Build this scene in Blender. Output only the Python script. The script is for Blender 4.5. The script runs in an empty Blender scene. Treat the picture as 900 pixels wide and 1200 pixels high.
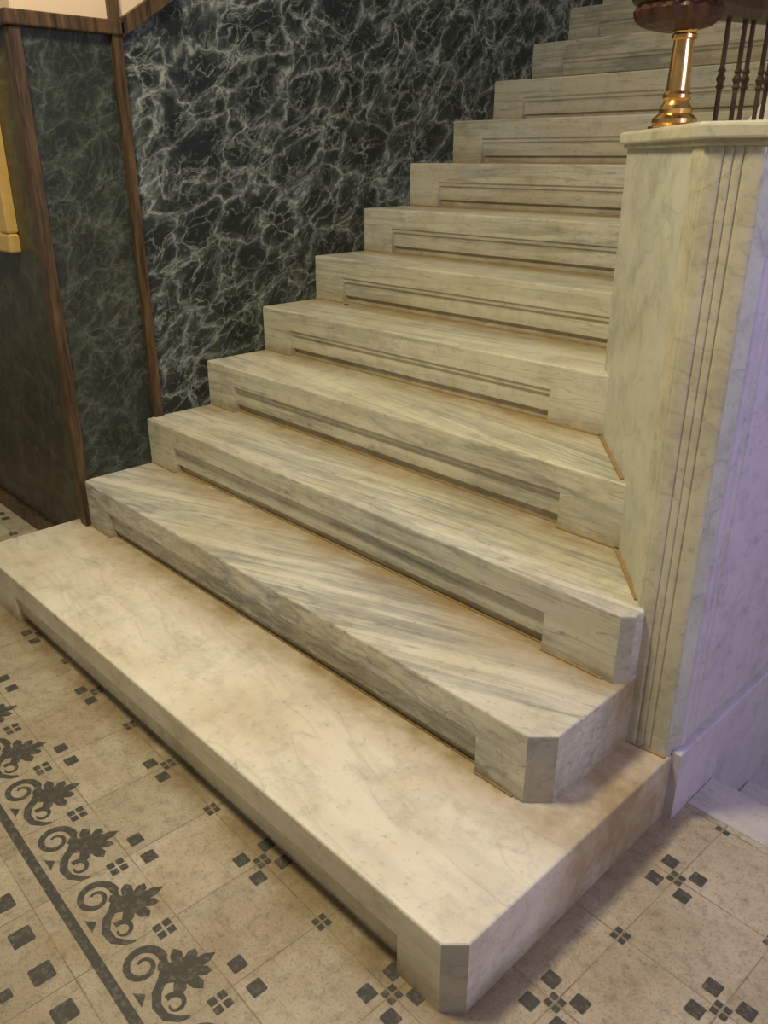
import bpy, bmesh, math, random
from mathutils import Vector, Matrix
random.seed(4)
R=0.165; T=0.264; Y1=-0.353
scene=bpy.context.scene
scene.view_settings.view_transform='Standard'

# ------------------------------------------------------------ helpers
def link(o,parent=None):
    scene.collection.objects.link(o)
    if parent: o.parent=parent
    return o
def empty(name):
    o=bpy.data.objects.new(name,None); o.empty_display_size=.1
    return link(o)
def mesh_obj(name,bm,mats,parent=None,smooth=False):
    bmesh.ops.recalc_face_normals(bm,faces=bm.faces[:])
    me=bpy.data.meshes.new(name); bm.to_mesh(me); bm.free()
    if not isinstance(mats,(list,tuple)): mats=[mats]
    for m in mats: me.materials.append(m)
    if smooth:
        for p in me.polygons: p.use_smooth=True
    return link(bpy.data.objects.new(name,me),parent)
def inset(poly,d):
    n=len(poly); out=[]
    for i in range(n):
        a=Vector(poly[i-1]);b=Vector(poly[i]);c=Vector(poly[(i+1)%n])
        e1=(b-a).normalized(); e2=(c-b).normalized()
        n1=Vector((-e1.y,e1.x)); n2=Vector((-e2.y,e2.x))
        k=1+n1.dot(n2)
        out.append(tuple(b+(n1+n2)*(d/max(k,.2))))
    return out
def loft(bm,rings,mi=0,cap0=True,cap1=True):
    vs=[[bm.verts.new(p) for p in r] for r in rings]
    fs=[]
    for a,b in zip(vs,vs[1:]):
        n=len(a)
        for i in range(n): fs.append(bm.faces.new((a[i],a[(i+1)%n],b[(i+1)%n],b[i])))
    if cap0: fs.append(bm.faces.new(list(reversed(vs[0]))))
    if cap1: fs.append(bm.faces.new(vs[-1]))
    for f in fs: f.material_index=mi
    return fs
def prism(bm,poly,z0,z1,mi=0,rt=0,rb=0):
    rings=[]
    if rb>0:
        for k in range(0,4):
            a=k/3*math.pi/2; rings.append((rb*(1-math.sin(a)),z0+rb*(1-math.cos(a))))
    else: rings.append((0,z0))
    if rt>0:
        for k in range(0,4):
            a=k/3*math.pi/2; rings.append((rt*(1-math.cos(a)),z1-rt*(1-math.sin(a))))
    else: rings.append((0,z1))
    loft(bm,[[(x,y,z) for x,y in (inset(poly,d) if d>0 else poly)] for d,z in rings],mi)
def rect(x0,y0,x1,y1): return [(x0,y0),(x1,y0),(x1,y1),(x0,y1)]
def box(bm,x0,y0,z0,x1,y1,z1,mi=0,r=0): prism(bm,rect(x0,y0,x1,y1),z0,z1,mi,r,r)
def lathe(bm,prof,cx,cy,z0,seg=48,mi=0,flute=None):
    rings=[]
    for k,(r,z) in enumerate(prof):
        ring=[]
        for i in range(seg):
            a=2*math.pi*i/seg; rr=r
            if flute: rr=r*flute(a,k/(len(prof)-1))
            ring.append((cx+rr*math.cos(a),cy+rr*math.sin(a),z0+z))
        rings.append(ring)
    loft(bm,rings,mi)

# ------------------------------------------------------------ materials
class NT:
    def __init__(s,name,rough=.5,metal=0):
        s.m=bpy.data.materials.new(name); s.m.use_nodes=True; s.t=s.m.node_tree; s.t.nodes.clear()
        s.out=s.t.nodes.new('ShaderNodeOutputMaterial'); s.b=s.t.nodes.new('ShaderNodeBsdfPrincipled')
        s.t.links.new(s.b.outputs[0],s.out.inputs[0]); s.b.inputs['Roughness'].default_value=rough
        s.b.inputs['Metallic'].default_value=metal
        s.co=s.t.nodes.new('ShaderNodeTexCoord').outputs['Object']
    def l(s,a,b): s.t.links.new(a,b)
    def mapping(s,scale=(1,1,1),rot=(0,0,0),loc=(0,0,0),src=None):
        n=s.t.nodes.new('ShaderNodeMapping'); n.inputs['Scale'].default_value=scale
        n.inputs['Rotation'].default_value=[math.radians(a) for a in rot]; n.inputs['Location'].default_value=loc
        s.l(src or s.co,n.inputs[0]); return n.outputs[0]
    def noise(s,v,scale,detail=5,rough=.55,dist=0):
        n=s.t.nodes.new('ShaderNodeTexNoise'); s.l(v,n.inputs['Vector'])
        n.inputs['Scale'].default_value=scale;n.inputs['Detail'].default_value=detail
        n.inputs['Roughness'].default_value=rough;n.inputs['Distortion'].default_value=dist
        return n.outputs
    def voro(s,v,scale,feature='DISTANCE_TO_EDGE'):
        n=s.t.nodes.new('ShaderNodeTexVoronoi'); n.feature=feature; s.l(v,n.inputs['Vector'])
        n.inputs['Scale'].default_value=scale; return n.outputs['Distance']
    def ramp(s,f,stops,interp='LINEAR'):
        n=s.t.nodes.new('ShaderNodeValToRGB'); s.l(f,n.inputs[0]); e=n.color_ramp; e.interpolation=interp
        while len(e.elements)<len(stops): e.elements.new(.5)
        for k,(p,c) in enumerate(stops):
            e.elements[k].position=p
            if not isinstance(c,(tuple,list)): c=(c,c,c)
            e.elements[k].color=(*c,1)
        return n.outputs[0]
    def mix(s,f,a,b,mode='MIX'):
        n=s.t.nodes.new('ShaderNodeMix'); n.data_type='RGBA'; n.blend_type=mode
        for v,i in ((f,0),(a,6),(b,7)):
            if isinstance(v,(int,float)): n.inputs[i].default_value=v
            elif isinstance(v,(tuple,list)): n.inputs[i].default_value=(*v,1)
            else: s.l(v,n.inputs[i])
        return n.outputs[2]
    def math(s,op,a,b=0,c=None):
        n=s.t.nodes.new('ShaderNodeMath'); n.operation=op
        for i,v in enumerate((a,b,c)):
            if v is None: continue
            if isinstance(v,(int,float)): n.inputs[i].default_value=v
            else: s.l(v,n.inputs[i])
        return n.outputs[0]
    def sep(s,v):
        n=s.t.nodes.new('ShaderNodeSeparateXYZ'); s.l(v,n.inputs[0]); return n.outputs
    def warp(s,v,scale,amt):
        n=s.noise(v,scale,3)
        a=s.t.nodes.new('ShaderNodeVectorMath');a.operation='SUBTRACT';s.l(n['Color'],a.inputs[0]);a.inputs[1].default_value=(.5,.5,.5)
        b=s.t.nodes.new('ShaderNodeVectorMath');b.operation='SCALE';s.l(a.outputs[0],b.inputs[0]);b.inputs['Scale'].default_value=amt
        c=s.t.nodes.new('ShaderNodeVectorMath');c.operation='ADD';s.l(v,c.inputs[0]);s.l(b.outputs[0],c.inputs[1])
        return c.outputs[0]
    def color(s,c):
        if isinstance(c,(tuple,list)): s.b.inputs['Base Color'].default_value=(*c,1)
        else: s.l(c,s.b.inputs['Base Color'])
    def bump(s,h,st=.3,d=.002):
        n=s.t.nodes.new('ShaderNodeBump');n.inputs['Strength'].default_value=st;n.inputs['Distance'].default_value=d
        s.l(h,n.inputs['Height']);s.l(n.outputs[0],s.b.inputs['Normal'])

def marble(name,light,dark,rotz,seed,grey=.5,stain=.35,sx=.5,sy=9,rough=.40,dirt=None,front=None,dots=False,wob=.035):
    n=NT(name,rough)
    v=n.mapping((1,1,1),(0,0,0),(seed*3.7,seed*1.9,seed*2.3))
    w=n.warp(v,1.6,wob)
    rt=n.mapping((1,1,1),(0,0,rotz),src=w)
    st=n.mapping((sx,sy,sy*1.5),(0,0,0),src=rt)
    gate=n.ramp(n.noise(n.mapping((.7,2.2,2.2),src=rt),1.6,3,.5)['Fac'],[(.36,.2),(.62,1.0)])
    a=n.noise(st,1.1,5,.6)['Fac']
    b=n.noise(st,4.0,5,.65)['Fac']
    band=n.ramp(a,[(.36,0.0),(.46,.25*grey),(.52,grey),(.57,.25*grey),(.70,.9*grey)])
    band=n.math('MULTIPLY',band,gate)
    fine=n.math('MULTIPLY',n.ramp(b,[(.47,0.0),(.64,.65*grey)]),gate)
    c=n.mix(band,light,dark)
    c=n.mix(fine,c,tuple(d*.80 for d in dark))
    thin=n.ramp(n.noise(st,2.2,2,.5)['Fac'],[(.485,0.0),(.5,.55*grey),(.515,0.0)])
    c=n.mix(thin,c,tuple(d*.55 for d in dark))
    cl=n.ramp(n.noise(v,2.6,5,.62)['Fac'],[(.44,0.0),(.70,stain)])
    c=n.mix(cl,c,(.50,.39,.20))
    smu=n.ramp(n.noise(v,14,7,.75)['Fac'],[(.34,.80),(.50,1.0)])
    c=n.mix(1.0,c,smu,'MULTIPLY')
    sp=n.ramp(n.noise(v,60,3,.6)['Fac'],[(.27,.75),(.40,1.0)])
    c=n.mix(1.0,c,sp,'MULTIPLY')
    if dots:
        d=n.voro(n.warp(v,5,.3),9,'F1'); dm=n.ramp(d,[(.035,.65),(.06,0.0)])
        dg=n.ramp(n.noise(v,2.4,3)['Fac'],[(.50,0.0),(.56,1.0)])
        c=n.mix(n.math('MULTIPLY',dm,dg),c,(.22,.16,.09))
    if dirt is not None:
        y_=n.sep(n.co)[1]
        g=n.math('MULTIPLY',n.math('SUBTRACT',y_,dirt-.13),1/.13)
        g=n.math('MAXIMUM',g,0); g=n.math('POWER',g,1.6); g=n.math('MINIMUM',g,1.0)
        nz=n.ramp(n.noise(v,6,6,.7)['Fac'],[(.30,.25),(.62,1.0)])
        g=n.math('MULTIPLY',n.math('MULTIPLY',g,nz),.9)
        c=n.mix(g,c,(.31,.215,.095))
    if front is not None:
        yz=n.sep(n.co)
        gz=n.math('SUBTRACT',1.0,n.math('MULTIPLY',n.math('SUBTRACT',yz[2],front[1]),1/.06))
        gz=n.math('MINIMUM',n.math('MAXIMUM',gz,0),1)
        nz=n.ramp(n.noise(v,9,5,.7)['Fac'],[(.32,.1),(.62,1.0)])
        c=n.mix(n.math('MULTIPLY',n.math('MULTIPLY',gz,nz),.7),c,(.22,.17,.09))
    n.color(c)
    n.l(n.ramp(n.noise(v,6,4)['Fac'],[(.3,rough-.08),(.7,rough+.18)]),n.b.inputs['Roughness'])
    n.bump(n.noise(v,28,5)['Fac'],.15,.004)
    return n.m

def dark_marble(name,base,base2,vein,amt,scale,seed=0,rough=.42,streak=False):
    n=NT(name,rough)
    v=n.mapping((1,1,1),(0,0,0),(seed,seed*.7,seed*1.3))
    r=n.mapping((1,1,1),(-35,0,0),src=v)
    r=n.mapping((1,.85,1.45),(0,0,0),src=r)
    w=n.warp(r,3.2,.17); w=n.warp(w,10,.10); w=n.warp(w,34,.034); w=n.warp(w,80,.012)
    e1=n.voro(w,scale); e2=n.voro(n.warp(w,7,.08),scale*1.9); e3=n.voro(w,scale*4.2)
    m1=n.ramp(e1,[(0,1.0),(.012,.80),(.028,.25),(.10,0.0)])
    m2=n.ramp(e2,[(0,.9),(.018,.50),(.05,.08),(.10,0.0)])
    m3=n.ramp(e3,[(0,.7),(.04,.25),(.10,0.0)])
    g1=n.ramp(n.noise(w,12,6,.75)['Fac'],[(.36,.10),(.60,1.0)])
    g2=n.ramp(n.noise(r,5.5,6,.7)['Fac'],[(.42,.03),(.60,1.0)])
    g3=n.ramp(n.noise(r,7.0,5,.7)['Fac'],[(.46,0.0),(.60,1.0)])
    near=n.ramp(e1,[(0,1.0),(.26,.10)])
    cl=n.math('MULTIPLY',n.ramp(n.noise(w,16,9,.8)['Fac'],[(.42,0.0),(.64,1.0)]),near)
    c=n.mix(cl,base,base2)
    f=n.math('ADD',n.math('MULTIPLY',m1,g1),n.math('MULTIPLY',m2,g2))
    f=n.math('ADD',f,n.math('MULTIPLY',m3,g3))
    f=n.math('MINIMUM',n.math('MULTIPLY',f,amt),.9)
    c=n.mix(f,c,vein)
    if streak:
        s=n.noise(n.mapping((3,3.5,1.0),(25,10,0),src=n.warp(n.co,4,.3)),8,9,.8)['Fac']
        c=n.mix(n.ramp(s,[(.50,0.0),(.75,.60)]),c,(.15,.17,.12))
    n.color(c)
    return n.m

def wood(name,c1,c2,rough=.4):
    n=NT(name,rough)
    g=n.noise(n.mapping((14,14,1.6)),4,6,.6,.4)['Fac']
    n.color(n.mix(n.ramp(g,[(.35,0.0),(.68,1.0)]),c1,c2)); n.bump(g,.2,.002)
    return n.m

M_wall=dark_marble('dark_veined_marble',(.006,.0105,.012),(.066,.084,.085),(.31,.35,.33),.80,5.6)
M_pan=dark_marble('green_marble_panel',(.010,.015,.011),(.034,.046,.034),(.22,.27,.21),.28,6.0,7,streak=True)
M_left=dark_marble('olive_marble_panel',(.028,.027,.016),(.075,.072,.042),(.17,.17,.12),.18,3.5,12,streak=True)
M_wood=wood('dark_stained_wood',(.022,.012,.006),(.13,.075,.028))
M_cream=NT('cream_plaster',.8); M_cream.color(M_cream.mix(M_cream.noise(M_cream.co,6)['Fac'],(.66,.50,.34),(.74,.60,.44))); M_cream=M_cream.m
M_gold=NT('gilded_frame',.35,.4); M_gold.color(M_gold.mix(M_gold.noise(M_gold.co,25,4)['Fac'],(.75,.45,.12),(.90,.66,.26))); M_gold=M_gold.m
M_canvas=NT('picture_canvas',.6); M_canvas.color(M_canvas.ramp(M_canvas.noise(M_canvas.co,5,4)['Fac'],[(.35,(.40,.24,.08)),(.65,(.75,.55,.25))])); M_canvas=M_canvas.m
nb=NT('polished_brass',.25,1.0); nb.color(nb.mix(nb.noise(nb.co,30,3)['Fac'],(.70,.40,.14),(.90,.62,.28))); M_brass=nb.m
M_mahog=wood('mahogany',(.020,.006,.003),(.085,.028,.014),.42)
ni=NT('bronzed_iron',.5,.5); ni.color(ni.mix(ni.noise(ni.co,40,3)['Fac'],(.05,.032,.022),(.15,.10,.06))); M_iron=ni.m
ng=NT('grout',.9); ng.color(ng.mix(ng.noise(ng.co,30,4)['Fac'],(.20,.12,.045),(.42,.30,.14))); M_grout=ng.m
M_ped=marble('pedestal_marble',(.56,.57,.48),(.34,.36,.30),0,11,.50,.16,2.2,2.2,.3,wob=.2)
M_flute=marble('pilaster_marble',(.59,.57,.44),(.36,.35,.26),0,15,.55,.25,3,3,.32,wob=.2)
M_cool=marble('cool_lit_marble',(.56,.51,.58),(.44,.40,.47),0,19,.35,.03,2,2,.35,wob=.2)  # right-side marble, lavender of the cool light put into its colour
M_cham=marble('dark_chamfer_marble',(.44,.42,.32),(.28,.26,.20),0,23,.5,.4,1,3,.45)  # darker marble for the corner chamfers of the lowest steps

# floor
FA=math.radians(-2.0); FX,FY=2.115,-.195
ex=Vector((math.cos(FA),math.sin(FA))); ey=Vector((-math.sin(FA),math.cos(FA)))
nf=NT('encaustic_cement_floor',.6)
fv=nf.mapping((1,1,1),(0,0,2.0),(0,0,0))
base=nf.mix(nf.ramp(nf.noise(nf.co,3.2,6,.6)['Fac'],[(.35,0.0),(.68,1.0)]),(.41,.35,.25),(.54,.485,.37))
base=nf.mix(nf.ramp(nf.noise(nf.co,1.7,5,.65)['Fac'],[(.44,0.0),(.68,.75)]),base,(.29,.215,.12))
base=nf.mix(nf.ramp(nf.noise(nf.co,9,6,.7)['Fac'],[(.52,0.0),(.72,.5)]),base,(.60,.55,.44))
base=nf.mix(nf.ramp(nf.noise(nf.co,5,8,.75)['Fac'],[(.56,0.0),(.70,.45)]),base,(.20,.15,.09))
base=nf.mix(1.0,base,nf.ramp(nf.noise(nf.co,170,3,.7)['Fac'],[(.30,.55),(.48,1.0)]),'MULTIPLY')
base=nf.mix(1.0,base,nf.ramp(nf.noise(nf.co,38,5,.7)['Fac'],[(.33,.70),(.50,1.0)]),'MULTIPLY')
so=nf.sep(fv)
c2,s2=math.cos(math.radians(2)),math.sin(math.radians(2))
ox=FX*c2-FY*s2; oy=FX*s2+FY*c2
def jl(sock,o):
    q=nf.math('DIVIDE',nf.math('SUBTRACT',sock,o-20),.2)
    fr=nf.math('FRACT',q); d=nf.math('ABSOLUTE',nf.math('SUBTRACT',fr,.5))
    return nf.math('GREATER_THAN',d,.4930), nf.math('FLOOR',q)
j1,q1=jl(so[0],ox); j2,q2=jl(so[1],oy)
wn=nf.t.nodes.new('ShaderNodeTexWhiteNoise'); wn.noise_dimensions='2D'
cb=nf.t.nodes.new('ShaderNodeCombineXYZ'); nf.l(q1,cb.inputs[0]); nf.l(q2,cb.inputs[1]); nf.l(cb.outputs[0],wn.inputs['Vector'])
base=nf.mix(1.0,base,nf.ramp(wn.outputs['Value'],[(0,(.84,.83,.80)),(1,(1.04,1.04,1.04))]),'MULTIPLY')
j=nf.math('MAXIMUM',j1,j2)
j=nf.math('MULTIPLY',j,nf.ramp(nf.noise(nf.co,9,4)['Fac'],[(.34,.25),(.62,.85)]))
col=nf.mix(j,base,(.16,.115,.065))
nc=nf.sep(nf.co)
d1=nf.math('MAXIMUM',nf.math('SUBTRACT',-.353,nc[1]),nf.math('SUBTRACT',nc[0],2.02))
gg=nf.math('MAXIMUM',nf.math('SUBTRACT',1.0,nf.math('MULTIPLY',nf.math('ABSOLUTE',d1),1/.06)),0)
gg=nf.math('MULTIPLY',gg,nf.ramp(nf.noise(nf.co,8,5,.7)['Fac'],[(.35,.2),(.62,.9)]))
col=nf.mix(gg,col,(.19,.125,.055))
nf.color(col)
nf.bump(nf.noise(nf.co,90,4)['Fac'],.3,.002)
M_floor=nf.m
nn=NT('inlaid_dark_tile',.65); k=nn.noise(nn.co,70,5,.7)['Fac']
nn.color(nn.mix(nn.ramp(k,[(.50,0.0),(.72,.55)]),(.055,.053,.044),(.26,.22,.16))); M_ink=nn.m

# ------------------------------------------------------------ floor
bm=bmesh.new()
P=.42; Ye=.54
prism(bm,rect(-4,-4,4.5,.34),-.1,0)
prism(bm,rect(2.0,.34,4.5,P),-.1,0)
prism(bm,rect(-4,.34,2.0,.6),-.1,0)
mesh_obj('floor',bm,M_floor)

zlev=[.0009]
def fl(p,q,z=None):
    w=ex*p+ey*q; return (FX+w.x,FY+w.y,zlev[0])
bm=bmesh.new()
def poly(pts):
    vs=[bm.verts.new(fl(p,q)) for p,q in pts]; f=bm.faces.new(vs); return f
def stroke(pts,ws):
    L=[];Rr=[]
    for i,(x,y) in enumerate(pts):
        a=Vector(pts[max(0,i-1)]);b=Vector(pts[min(len(pts)-1,i+1)]);d=(b-a).normalized();n=Vector((-d.y,d.x))
        L.append((x+n.x*ws[i],y+n.y*ws[i]));Rr.append((x-n.x*ws[i],y-n.y*ws[i]))
    for i in range(len(pts)-1): poly([L[i],L[i+1],Rr[i+1],Rr[i]])
def sq(p,q,s,k=.14):
    s/=2; c=s*k
    poly([(p-s+c,q-s),(p+s-c,q-s),(p+s,q-s+c),(p+s,q+s-c),(p+s-c,q+s),(p-s+c,q+s),(p-s,q+s-c),(p-s,q-s+c)])
def covered(p,q):
    x,y,_=fl(p,q)
    return (x>-.10 and x<2.06 and y>-.335) or y>P-.02 or (x<=-.1 and y>-.02)
QB=-.385
for i in range(-24,12):
    for jj in range(-2,4):
        p,q=i*.2,jj*.2
        if (i+jj)%2==0:
            for a in (-1,1):
                for b in (-1,1):
                    pp,qq=p+a*.031,q+b*.031
                    if qq>QB and not covered(pp,qq): sq(pp,qq,.029)
        for a,b in ((1,0),(-1,0),(0,1),(0,-1)):
            dd=.0105
            pp,qq=p+(a+b)*dd*.8,q+(b-a)*dd*.8
            if qq>QB and not covered(pp,qq): sq(pp,qq,.0125)
leaf=[(.004,0),(.010,.012),(.028,.002),(.040,.010),(.033,.022),(.024,.026),(.040,.030),(.050,.042),(.038,.050),(.022,.046),(.030,.058),(.028,.070),(.016,.068),(.010,.060),(.009,.076),(0,.092)]
leafp=leaf+[(-x,y) for x,y in reversed(leaf[:-1])]
for i in range(-22,10):
    p0=(i+.5)*.2; q0=-.545
    zlev[0]=.0014
    poly([(p0+.012+x*1.05+y*.10,q0+.060+y*1.08) for x,y in leafp])
    zlev[0]=.0009
    pts=[];ws=[]
    for k in range(0,27):
        a=math.radians(75+k*19); r=.040-.00115*k
        pts.append((p0-.042+r*math.cos(a),q0+.046+r*math.sin(a)*.95)); ws.append(.0085*(1-k/36))
    stroke(pts,ws)
    zlev[0]=.0011
    e=[(p0-.034,q0+.084),(p0-.012,q0+.074),(p0+.006,q0+.060),(p0+.022,q0+.040),(p0+.045,q0+.028),(p0+.072,q0+.030),(p0+.092,q0+.046),(p0+.100,q0+.062)]
    stroke(e,[.005,.008,.0085,.0085,.008,.007,.0055,.002])
    pts=[];ws=[]
    zlev[0]=.0013
    for k in range(0,14):
        a=math.radians(200-k*24); r=.020-.0008*k
        pts.append((p0+.062+r*math.cos(a),q0+.054+r*math.sin(a))); ws.append(.0058*(1-k/18))
    stroke(pts,ws)
    zlev[0]=.0009
    poly([(p0-.005,q0+.008),(p0+.030,q0+.008),(p0+.012,q0+.024)])
    for a,b in ((1,0),(-1,0),(0,1),(0,-1)):
        sq(p0-.088+(a+b)*.010,q0+.114+(b-a)*.010,.015)
poly([(-4.6,-.567),(2,-.567),(2,-.548),(-4.6,-.548)])
for i in range(-44,20):
    p=(i+.5)*.1; sq(p,-.640,.040)
    if i%2: sq(p,-.705,.022)
poly([(-4.6,-.755),(2,-.755),(2,-.742),(-4.6,-.742)])
mesh_obj('floor_tile_inlay',bm,M_ink)

# ------------------------------------------------------------ staircase
stairs=empty('staircase')
def step_mat(n):
    rng=random.Random(n*13)
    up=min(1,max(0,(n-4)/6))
    lt=Vector((.67,.64,.53)).lerp(Vector((.45,.44,.375)),up)  # dimmer light up the flight is put into the marble colour
    fr=(0,(n-1)*R)
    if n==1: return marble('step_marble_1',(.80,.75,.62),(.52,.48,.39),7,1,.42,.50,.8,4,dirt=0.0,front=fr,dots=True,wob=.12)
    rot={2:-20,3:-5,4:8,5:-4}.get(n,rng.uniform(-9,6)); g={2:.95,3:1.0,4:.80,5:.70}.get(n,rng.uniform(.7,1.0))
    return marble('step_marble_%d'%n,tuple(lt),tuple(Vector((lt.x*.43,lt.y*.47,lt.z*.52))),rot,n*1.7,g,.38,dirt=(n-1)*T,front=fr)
bg=bmesh.new()
NS=19
for n in range(1,NS+1):
    y=Y1 if n==1 else (n-2)*T
    z0=(n-1)*R; z1=n*R; yb=y+(.62 if n==1 else T+.07)
    if n==NS: yb=6.19
    xe={1:2.02,2:1.925,3:1.925,4:1.80,5:1.56}.get(n,1.50)
    xb={1:1.885,2:1.758,3:1.72,4:1.56,5:1.325}.get(n,1.33)
    xl=.20 if n==1 else .16
    ch={1:.033,2:.042,3:.022}.get(n,0)
    x0=-.075 if n==1 else 0.001
    def foot(dy):
        pts=[(x0,y)]
        if dy>0: pts+= [(xl,y),(xl+.002,y+dy),(xb-.002,y+dy),(xb,y)]
        if ch: pts+=[(xe-ch,y),(xe,y+ch)]
        else: pts+=[(xe,y)]
        if n==1: pts+=[(xe,.36),(1.6,.36),(1.6,yb),(0.001,yb),(0.001,-.001),(x0,-.001)]
        elif n==2: pts+=[(xe,.38),(1.80,.38),(1.80,.42),(1.62,yb),(x0,yb)]
        else: pts+=[(xe,yb),(x0,yb)]
        return pts
    b=bmesh.new()
    ff=[(0,.027),(.022,.027),(.027,.022),(.029,.015),(.070,.015),(.076,.013),(.081,.007),(.090,.006),(.094,.002),(.096,1e-5)]
    loft(b,[[(px,py,z0+zz) for px,py in foot(dy)] for zz,dy in ff],cap1=False)
    prism(b,foot(0),z0+.096,z1,rt=.006)
    b.normal_update()
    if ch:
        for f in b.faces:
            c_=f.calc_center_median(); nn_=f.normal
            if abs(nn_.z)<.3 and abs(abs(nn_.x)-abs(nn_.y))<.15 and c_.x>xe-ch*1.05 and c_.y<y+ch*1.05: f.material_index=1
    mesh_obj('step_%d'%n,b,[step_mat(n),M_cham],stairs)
    if n>1:
        box(bg,.002,y+.019,z0,xb+.002,y+.031,z0+.004)
        box(bg,xb,y-.004,z0,min(xe,1.9)-ch,y+.004,z0+.004)
        box(bg,0.002,y-.004,z0,xl,y+.004,z0+.004)
A=Vector((1.454,.848));B=Vector((1.915,.322));C=Vector((2.012,.332));D=Vector((2.022,.362))
dn=(B-A).normalized(); on=Vector((dn.y,-dn.x)); 
def strip(p,q,nrm,z,w=.009):
    prism(bg,[tuple(p-nrm*.004),tuple(p+nrm*w),tuple(q+nrm*w),tuple(q-nrm*.004)],z-.001,z+.004)
def on_diag(yy): 
    t_=(yy-A.y)/(B.y-A.y); return A+(B-A)*t_
strip(on_diag(.80),on_diag(.552),on,4*R); strip(on_diag(.535),on_diag(.345),on,3*R)
cn=Vector(((C-B).y,-(C-B).x)).normalized()
strip(B,C,cn,R)
mesh_obj('joint_grout',bg,M_grout,stairs)
nbk=NT('blue_enamel',.3); nbk.color((.02,.05,.16))
bm=bmesh.new(); lathe(bm,[(.009,0),(.010,.001),(.010,.003),(.008,.004)],.205,1.035,5*R,16); mesh_obj('bottle_cap',bm,nbk.m)

# ------------------------------------------------------------ pedestal (stair end pier)
ped=empty('stair_pedestal')
body=[tuple(B),tuple(C),tuple(D),(2.022,1.45),(1.454,1.45),tuple(A)]
ZC0,ZC1=1.374,1.400
bm=bmesh.new(); prism(bm,body,-.8,1.366)
mesh_obj('pier_body',bm,M_ped,ped)
def rib(p0,p1,w0,w1,z0,z1,dep):
    d=(p1-p0).normalized(); nrm=Vector((d.y,-d.x))
    a=p0+d*w0; b=p0+d*w1; t=min(dep*1.8,(w1-w0)*.40)
    prism(bm,[tuple(a-nrm*.004),tuple(a),tuple(a+d*t*.4+nrm*dep*.75),tuple(a+d*t+nrm*dep),tuple(b-d*t+nrm*dep),tuple(b-d*t*.4+nrm*dep*.75),tuple(b),tuple(b-nrm*.004)],z0,z1)
bm=bmesh.new()
zt=1.366; zb=R+.002
rib(B,C,.001,.030,zb,zt,.0038); rib(B,C,.0302,.046,zb,zt,.0028); rib(B,C,.0462,.062,zb,zt,.0028); rib(B,C,.0622,.096,zb,zt,.0038)
Ld=(B-A).length
rib(A,B,Ld-.078,Ld-.003,R,zt,.004); rib(A,B,Ld-.089,Ld-.080,R,zt,.002)
mesh_obj('fluted_mouldings',bm,M_flute,ped)
D2=Vector((2.022,1.45))
bm=bmesh.new()
rib(D,D2,.003,.034,.18,zt,.005); rib(D,D2,.036,.046,.18,zt,.003)
rib(D,D2,.062,1.05,.20,1.33,.005)
mesh_obj('side_panel',bm,M_cool,ped)
bm=bmesh.new()
prism(bm,inset(body,-.009),1.364,ZC0,rb=.004)
prism(bm,inset(body,-.020),ZC0,ZC1,rt=.007,rb=.005)
mesh_obj('cap_slab',bm,M_flute,ped)
bm=bmesh.new()
prism(bm,[(2.018,.345),(2.040,.345),(2.040,3.2),(2.018,3.2)],-.9,.178,rt=.006)
mesh_obj('plinth',bm,M_cool,ped)
bm=bmesh.new()
def rake(bm,x0,x1,y0,y1,zl0,zl1,zu0,zu1):
    vs=[bm.verts.new(c) for c in [(x0,y0,zl0),(x0,y1,zl1),(x0,y1,zu1),(x0,y0,zu0),(x1,y0,zl0),(x1,y1,zl1),(x1,y1,zu1),(x1,y0,zu0)]]
    for f in ((0,1,2,3),(7,6,5,4),(0,3,7,4),(1,5,6,2),(3,2,6,7),(0,4,5,1)): bm.faces.new([vs[i] for i in f])
sl=R/T
rake(bm,1.454,2.022,1.449,4.7,-.8,-.8,1.37,1.37+sl*3.25)
mesh_obj('raking_stringer',bm,M_ped,ped)
bm=bmesh.new(); rake(bm,1.434,2.042,1.45,4.7,ZC0,ZC0+sl*3.25,ZC1,ZC1+sl*3.25)
mesh_obj('raking_cap',bm,M_flute,ped)

# ------------------------------------------------------------ descending flight on the right
ds=empty('descending_stairs')
Ms=marble('lower_step_marble',(.52,.49,.47),(.40,.37,.38),10,31,.35,.15,front=None)
for k in range(0,7):
    b=bmesh.new(); y0=P if k==0 else Ye+(k-1)*T-.02; y1=Ye+k*T
    prism(b,rect(2.041,y0,3.5,y1),-k*R-.045 if k==0 else -k*R-.165,-k*R+(.003 if k==0 else 0),rt=.006 if k else .002)
    if k: prism(b,rect(2.041,y1-.06,3.5,y1-.02),-k*R-.3,-k*R-.12)
    else: prism(b,rect(2.041,y1-.06,3.5,y1-.02),-.2,-.04)
    mesh_obj('lower_step_%d'%(k+1),b,Ms,ds)

# ------------------------------------------------------------ walls
bm=bmesh.new()
def wallface(bm,pts,mi,x0=-.15,x1=0):
    a=[bm.verts.new((x1,y,z)) for y,z in pts]; b=[bm.verts.new((x0,y,z)) for y,z in pts]
    n=len(pts); fs=[bm.faces.new(a),bm.faces.new(list(reversed(b)))]
    for i in range(n): fs.append(bm.faces.new((a[i],b[i],b[(i+1)%n],a[(i+1)%n])))
    for f in fs: f.material_index=mi
yk=.325; zk=1.70
wallface(bm,[(.004,0),(.30,0),(.30,zk),(.004,zk)],1)
wallface(bm,[(.30,0),(6.2,0),(6.2,zk+sl*(6.2-yk)),(yk,zk),(.30,zk)],0)
wallface(bm,[(.004,zk),(yk,zk),(6.2,zk+sl*(6.2-yk)),(6.2,6),(.004,6)],2)
mesh_obj('wall_left',bm,[M_wall,M_pan,M_cream])
bm=bmesh.new()
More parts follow.
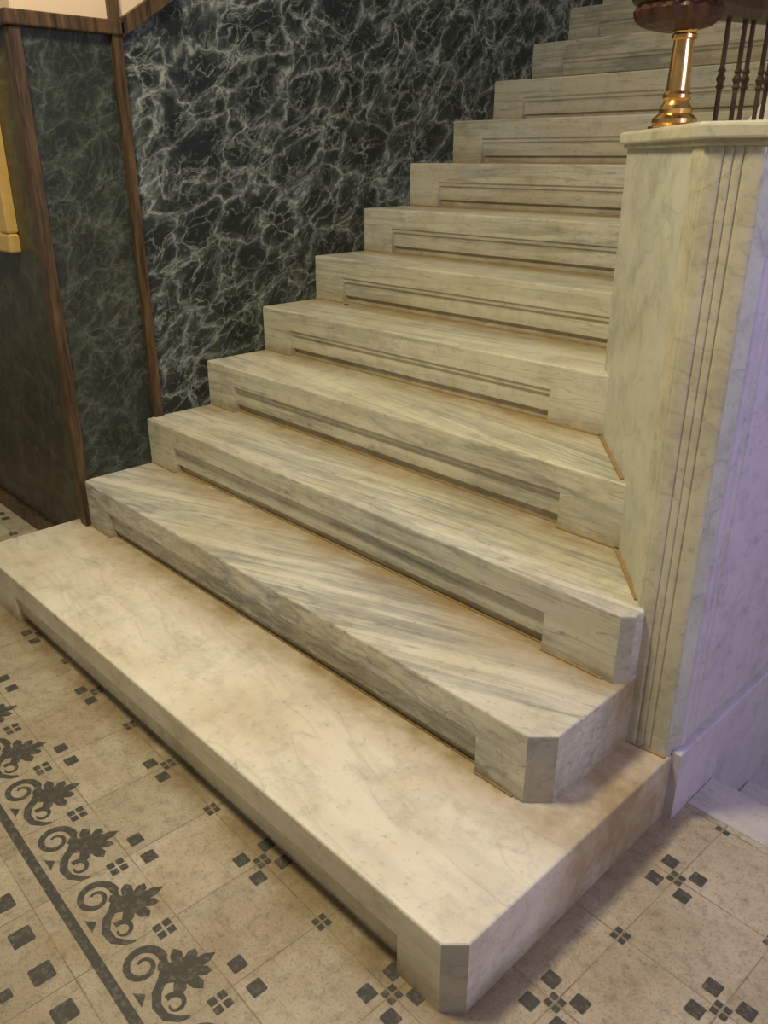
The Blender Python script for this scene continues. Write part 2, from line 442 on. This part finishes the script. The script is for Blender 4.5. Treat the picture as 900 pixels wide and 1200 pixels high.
box(bm,-4,.0,0,-.151,.15,zk,0); box(bm,-4,.0,zk,-.151,.15,3.6,1)
box(bm,-.151,.0,0,-.0005,.0035,zk,0); box(bm,-.151,.0,zk,-.0005,.0035,3.6,1)
mesh_obj('wall_front',bm,[M_left,M_cream])
bm=bmesh.new(); box(bm,0,6.2,0,3.5,6.35,6,0); mesh_obj('wall_back',bm,M_cream)

trim=empty('trim_1')
bm=bmesh.new()
box(bm,0,-.018,R+.001,.016,.014,zk-.02,r=.004); box(bm,-.026,-.018,R+.001,0,.0,zk-.02,r=.004)
mesh_obj('corner_post',bm,M_wood,trim)
bm=bmesh.new(); box(bm,0,.288,3*R+.001,.018,.320,2.15,r=.004); mesh_obj('batten',bm,M_wood,trim)
bm=bmesh.new()
box(bm,0,-.03,zk-.020,.026,yk,zk+.020,r=.006); box(bm,-4,-.03,zk-.020,0,0,zk+.020,r=.006)
rake(bm,0,.026,yk-.005,6.2,zk-.024,zk-.024+sl*(6.2-yk),zk+.024,zk+.024+sl*(6.2-yk))
mesh_obj('dado_rail',bm,M_wood,trim)
bm=bmesh.new(); box(bm,-4,-.022,0,-.078,0,.062,r=.005); mesh_obj('baseboard_front',bm,M_wood)

pf=empty('picture_frame')
bm=bmesh.new()
x0,x1,z0,z1=-.95,-.20,1.06,1.62
for a,b_,c,d in ((x0,z0,x1,z0+.06),(x0,z1-.06,x1,z1),(x0,z0+.06,x0+.06,z1-.06),(x1-.06,z0+.06,x1,z1-.06)):
    box(bm,a,-.035,b_,c,-.001,d,r=.008)
mesh_obj('gilt_moulding',bm,M_gold,pf)
bm=bmesh.new(); box(bm,x0+.05,-.018,z0+.05,x1-.05,-.001,z1-.05); mesh_obj('canvas',bm,M_canvas,pf)

# ------------------------------------------------------------ balustrade
rail=empty('stair_balustrade')
cx,cy,cz=1.556,.866,ZC1
bm=bmesh.new()
prism(bm,[(cx+.058*math.cos(a),cy+.058*math.sin(a)) for a in [math.pi/8+i*math.pi/4 for i in range(8)]],cz,cz+.012,rt=.002)
prof=[(.046,.012),(.050,.018),(.050,.027),(.042,.034),(.036,.038),(.038,.047),(.032,.055),(.027,.064),(.032,.070),(.032,.077),(.026,.084),(.0255,.11),(.0235,.155),(.022,.186),(.028,.190),(.028,.196),(.024,.200),(.03,.210),(.03,.225)]
lathe(bm,prof,cx,cy,cz)
mesh_obj('brass_column',bm,M_brass,rail,smooth=False)
bm=bmesh.new()
zr=cz+.203; bx_,by_=cx-.014,cy-.014
prof=[(.030,0),(.050,.004),(.076,.012),(.090,.024),(.096,.038),(.090,.046),(.088,.050),(.100,.058),(.104,.068),(.100,.080),(.080,.092),(.045,.100),(.01,.102)]
def fl_fn(a,k): return 1+ (.04*math.sin(16*a+k*7) if k<.42 else 0)
lathe(bm,prof,bx_,by_,zr,128,flute=fl_fn)
path=[Vector((cx,cy+.02,zr+.062)),Vector((1.545,1.10,zr+.066)),Vector((1.54,1.42,zr+.085)),Vector((1.54,1.6,zr+.18)),Vector((1.54,4.6,zr+.18+sl*3.0))]
sec=[(-.035,-.02),(.035,-.02),(.04,.0),(.034,.022),(.015,.034),(-.015,.034),(-.034,.022),(-.04,.0)]
loft(bm,[[ (p.x+a,p.y,p.z+b) for a,b in sec] for p in path])
mesh_obj('mahogany_handrail',bm,M_mahog,rail)
bm=bmesh.new()
def topz(y):
    if y<=1.42: return zr+.045+(.02*(y-1.1)/.32)
    if y<=1.6: return zr+.065+.095*(y-1.42)/.18
    return zr+.16+sl*(y-1.6)
def botz(y): return ZC1 if y<=1.45 else ZC1+sl*(y-1.45)
y=1.10; i=0
box(bm,1.525,.96,ZC1,1.555,1.45,ZC1+.012)
while y<4.4:
    zb_,zt_=botz(y)-.002,topz(y)
    H=zt_-zb_
    s=.0062
    prof=[(s,0),(s*1.8,.004),(s*1.8,.016),(s,.022),(s,H*.40),(s*1.7,H*.43),(s*1.1,H*.455),(s*2.0,H*.50),(s*1.1,H*.545),(s*1.7,H*.57),(s,H*.60),(s,H)]
    lathe(bm,prof,1.54,y,zb_,8)
    y+=.088 if i%2==0 else .045; i+=1
mesh_obj('iron_balusters',bm,M_iron,rail)

# ------------------------------------------------------------ camera + light
cam=bpy.data.cameras.new('camera'); co=link(bpy.data.objects.new('camera',cam))
co.location=(2.6128,-1.0861,1.3489)
co.rotation_euler=(math.radians(90-23.3563),0,math.radians(46.06))
cam.sensor_fit='VERTICAL'; cam.sensor_height=24; cam.lens=966.95*24/1200; cam.clip_start=.02
scene.camera=co
def area(name,loc,tgt,size,power,col):
    l=bpy.data.lights.new(name,'AREA'); l.shape='DISK'; l.size=size; l.energy=power; l.color=col
    o=link(bpy.data.objects.new(name,l)); o.location=loc
    o.rotation_euler=(Vector(tgt)-Vector(loc)).to_track_quat('-Z','Y').to_euler()
area('ceiling_lamp',(1.1,-.70,3.0),(1.1,-.1,0),.45,60,(1,.865,.56))
area('upper_fill_light',(.9,2.2,3.9),(.7,1.8,1),.5,12,(1,.88,.70))  # unseen light added above the stairs
area('stairwell_lamp',(3.8,.2,1.9),(2.0,.4,.4),.6,25,(.66,.60,1.0))
w=bpy.data.worlds.new('world'); scene.world=w; w.use_nodes=True
w.node_tree.nodes['Background'].inputs[0].default_value=(1,.92,.76,1); w.node_tree.nodes['Background'].inputs[1].default_value=.18
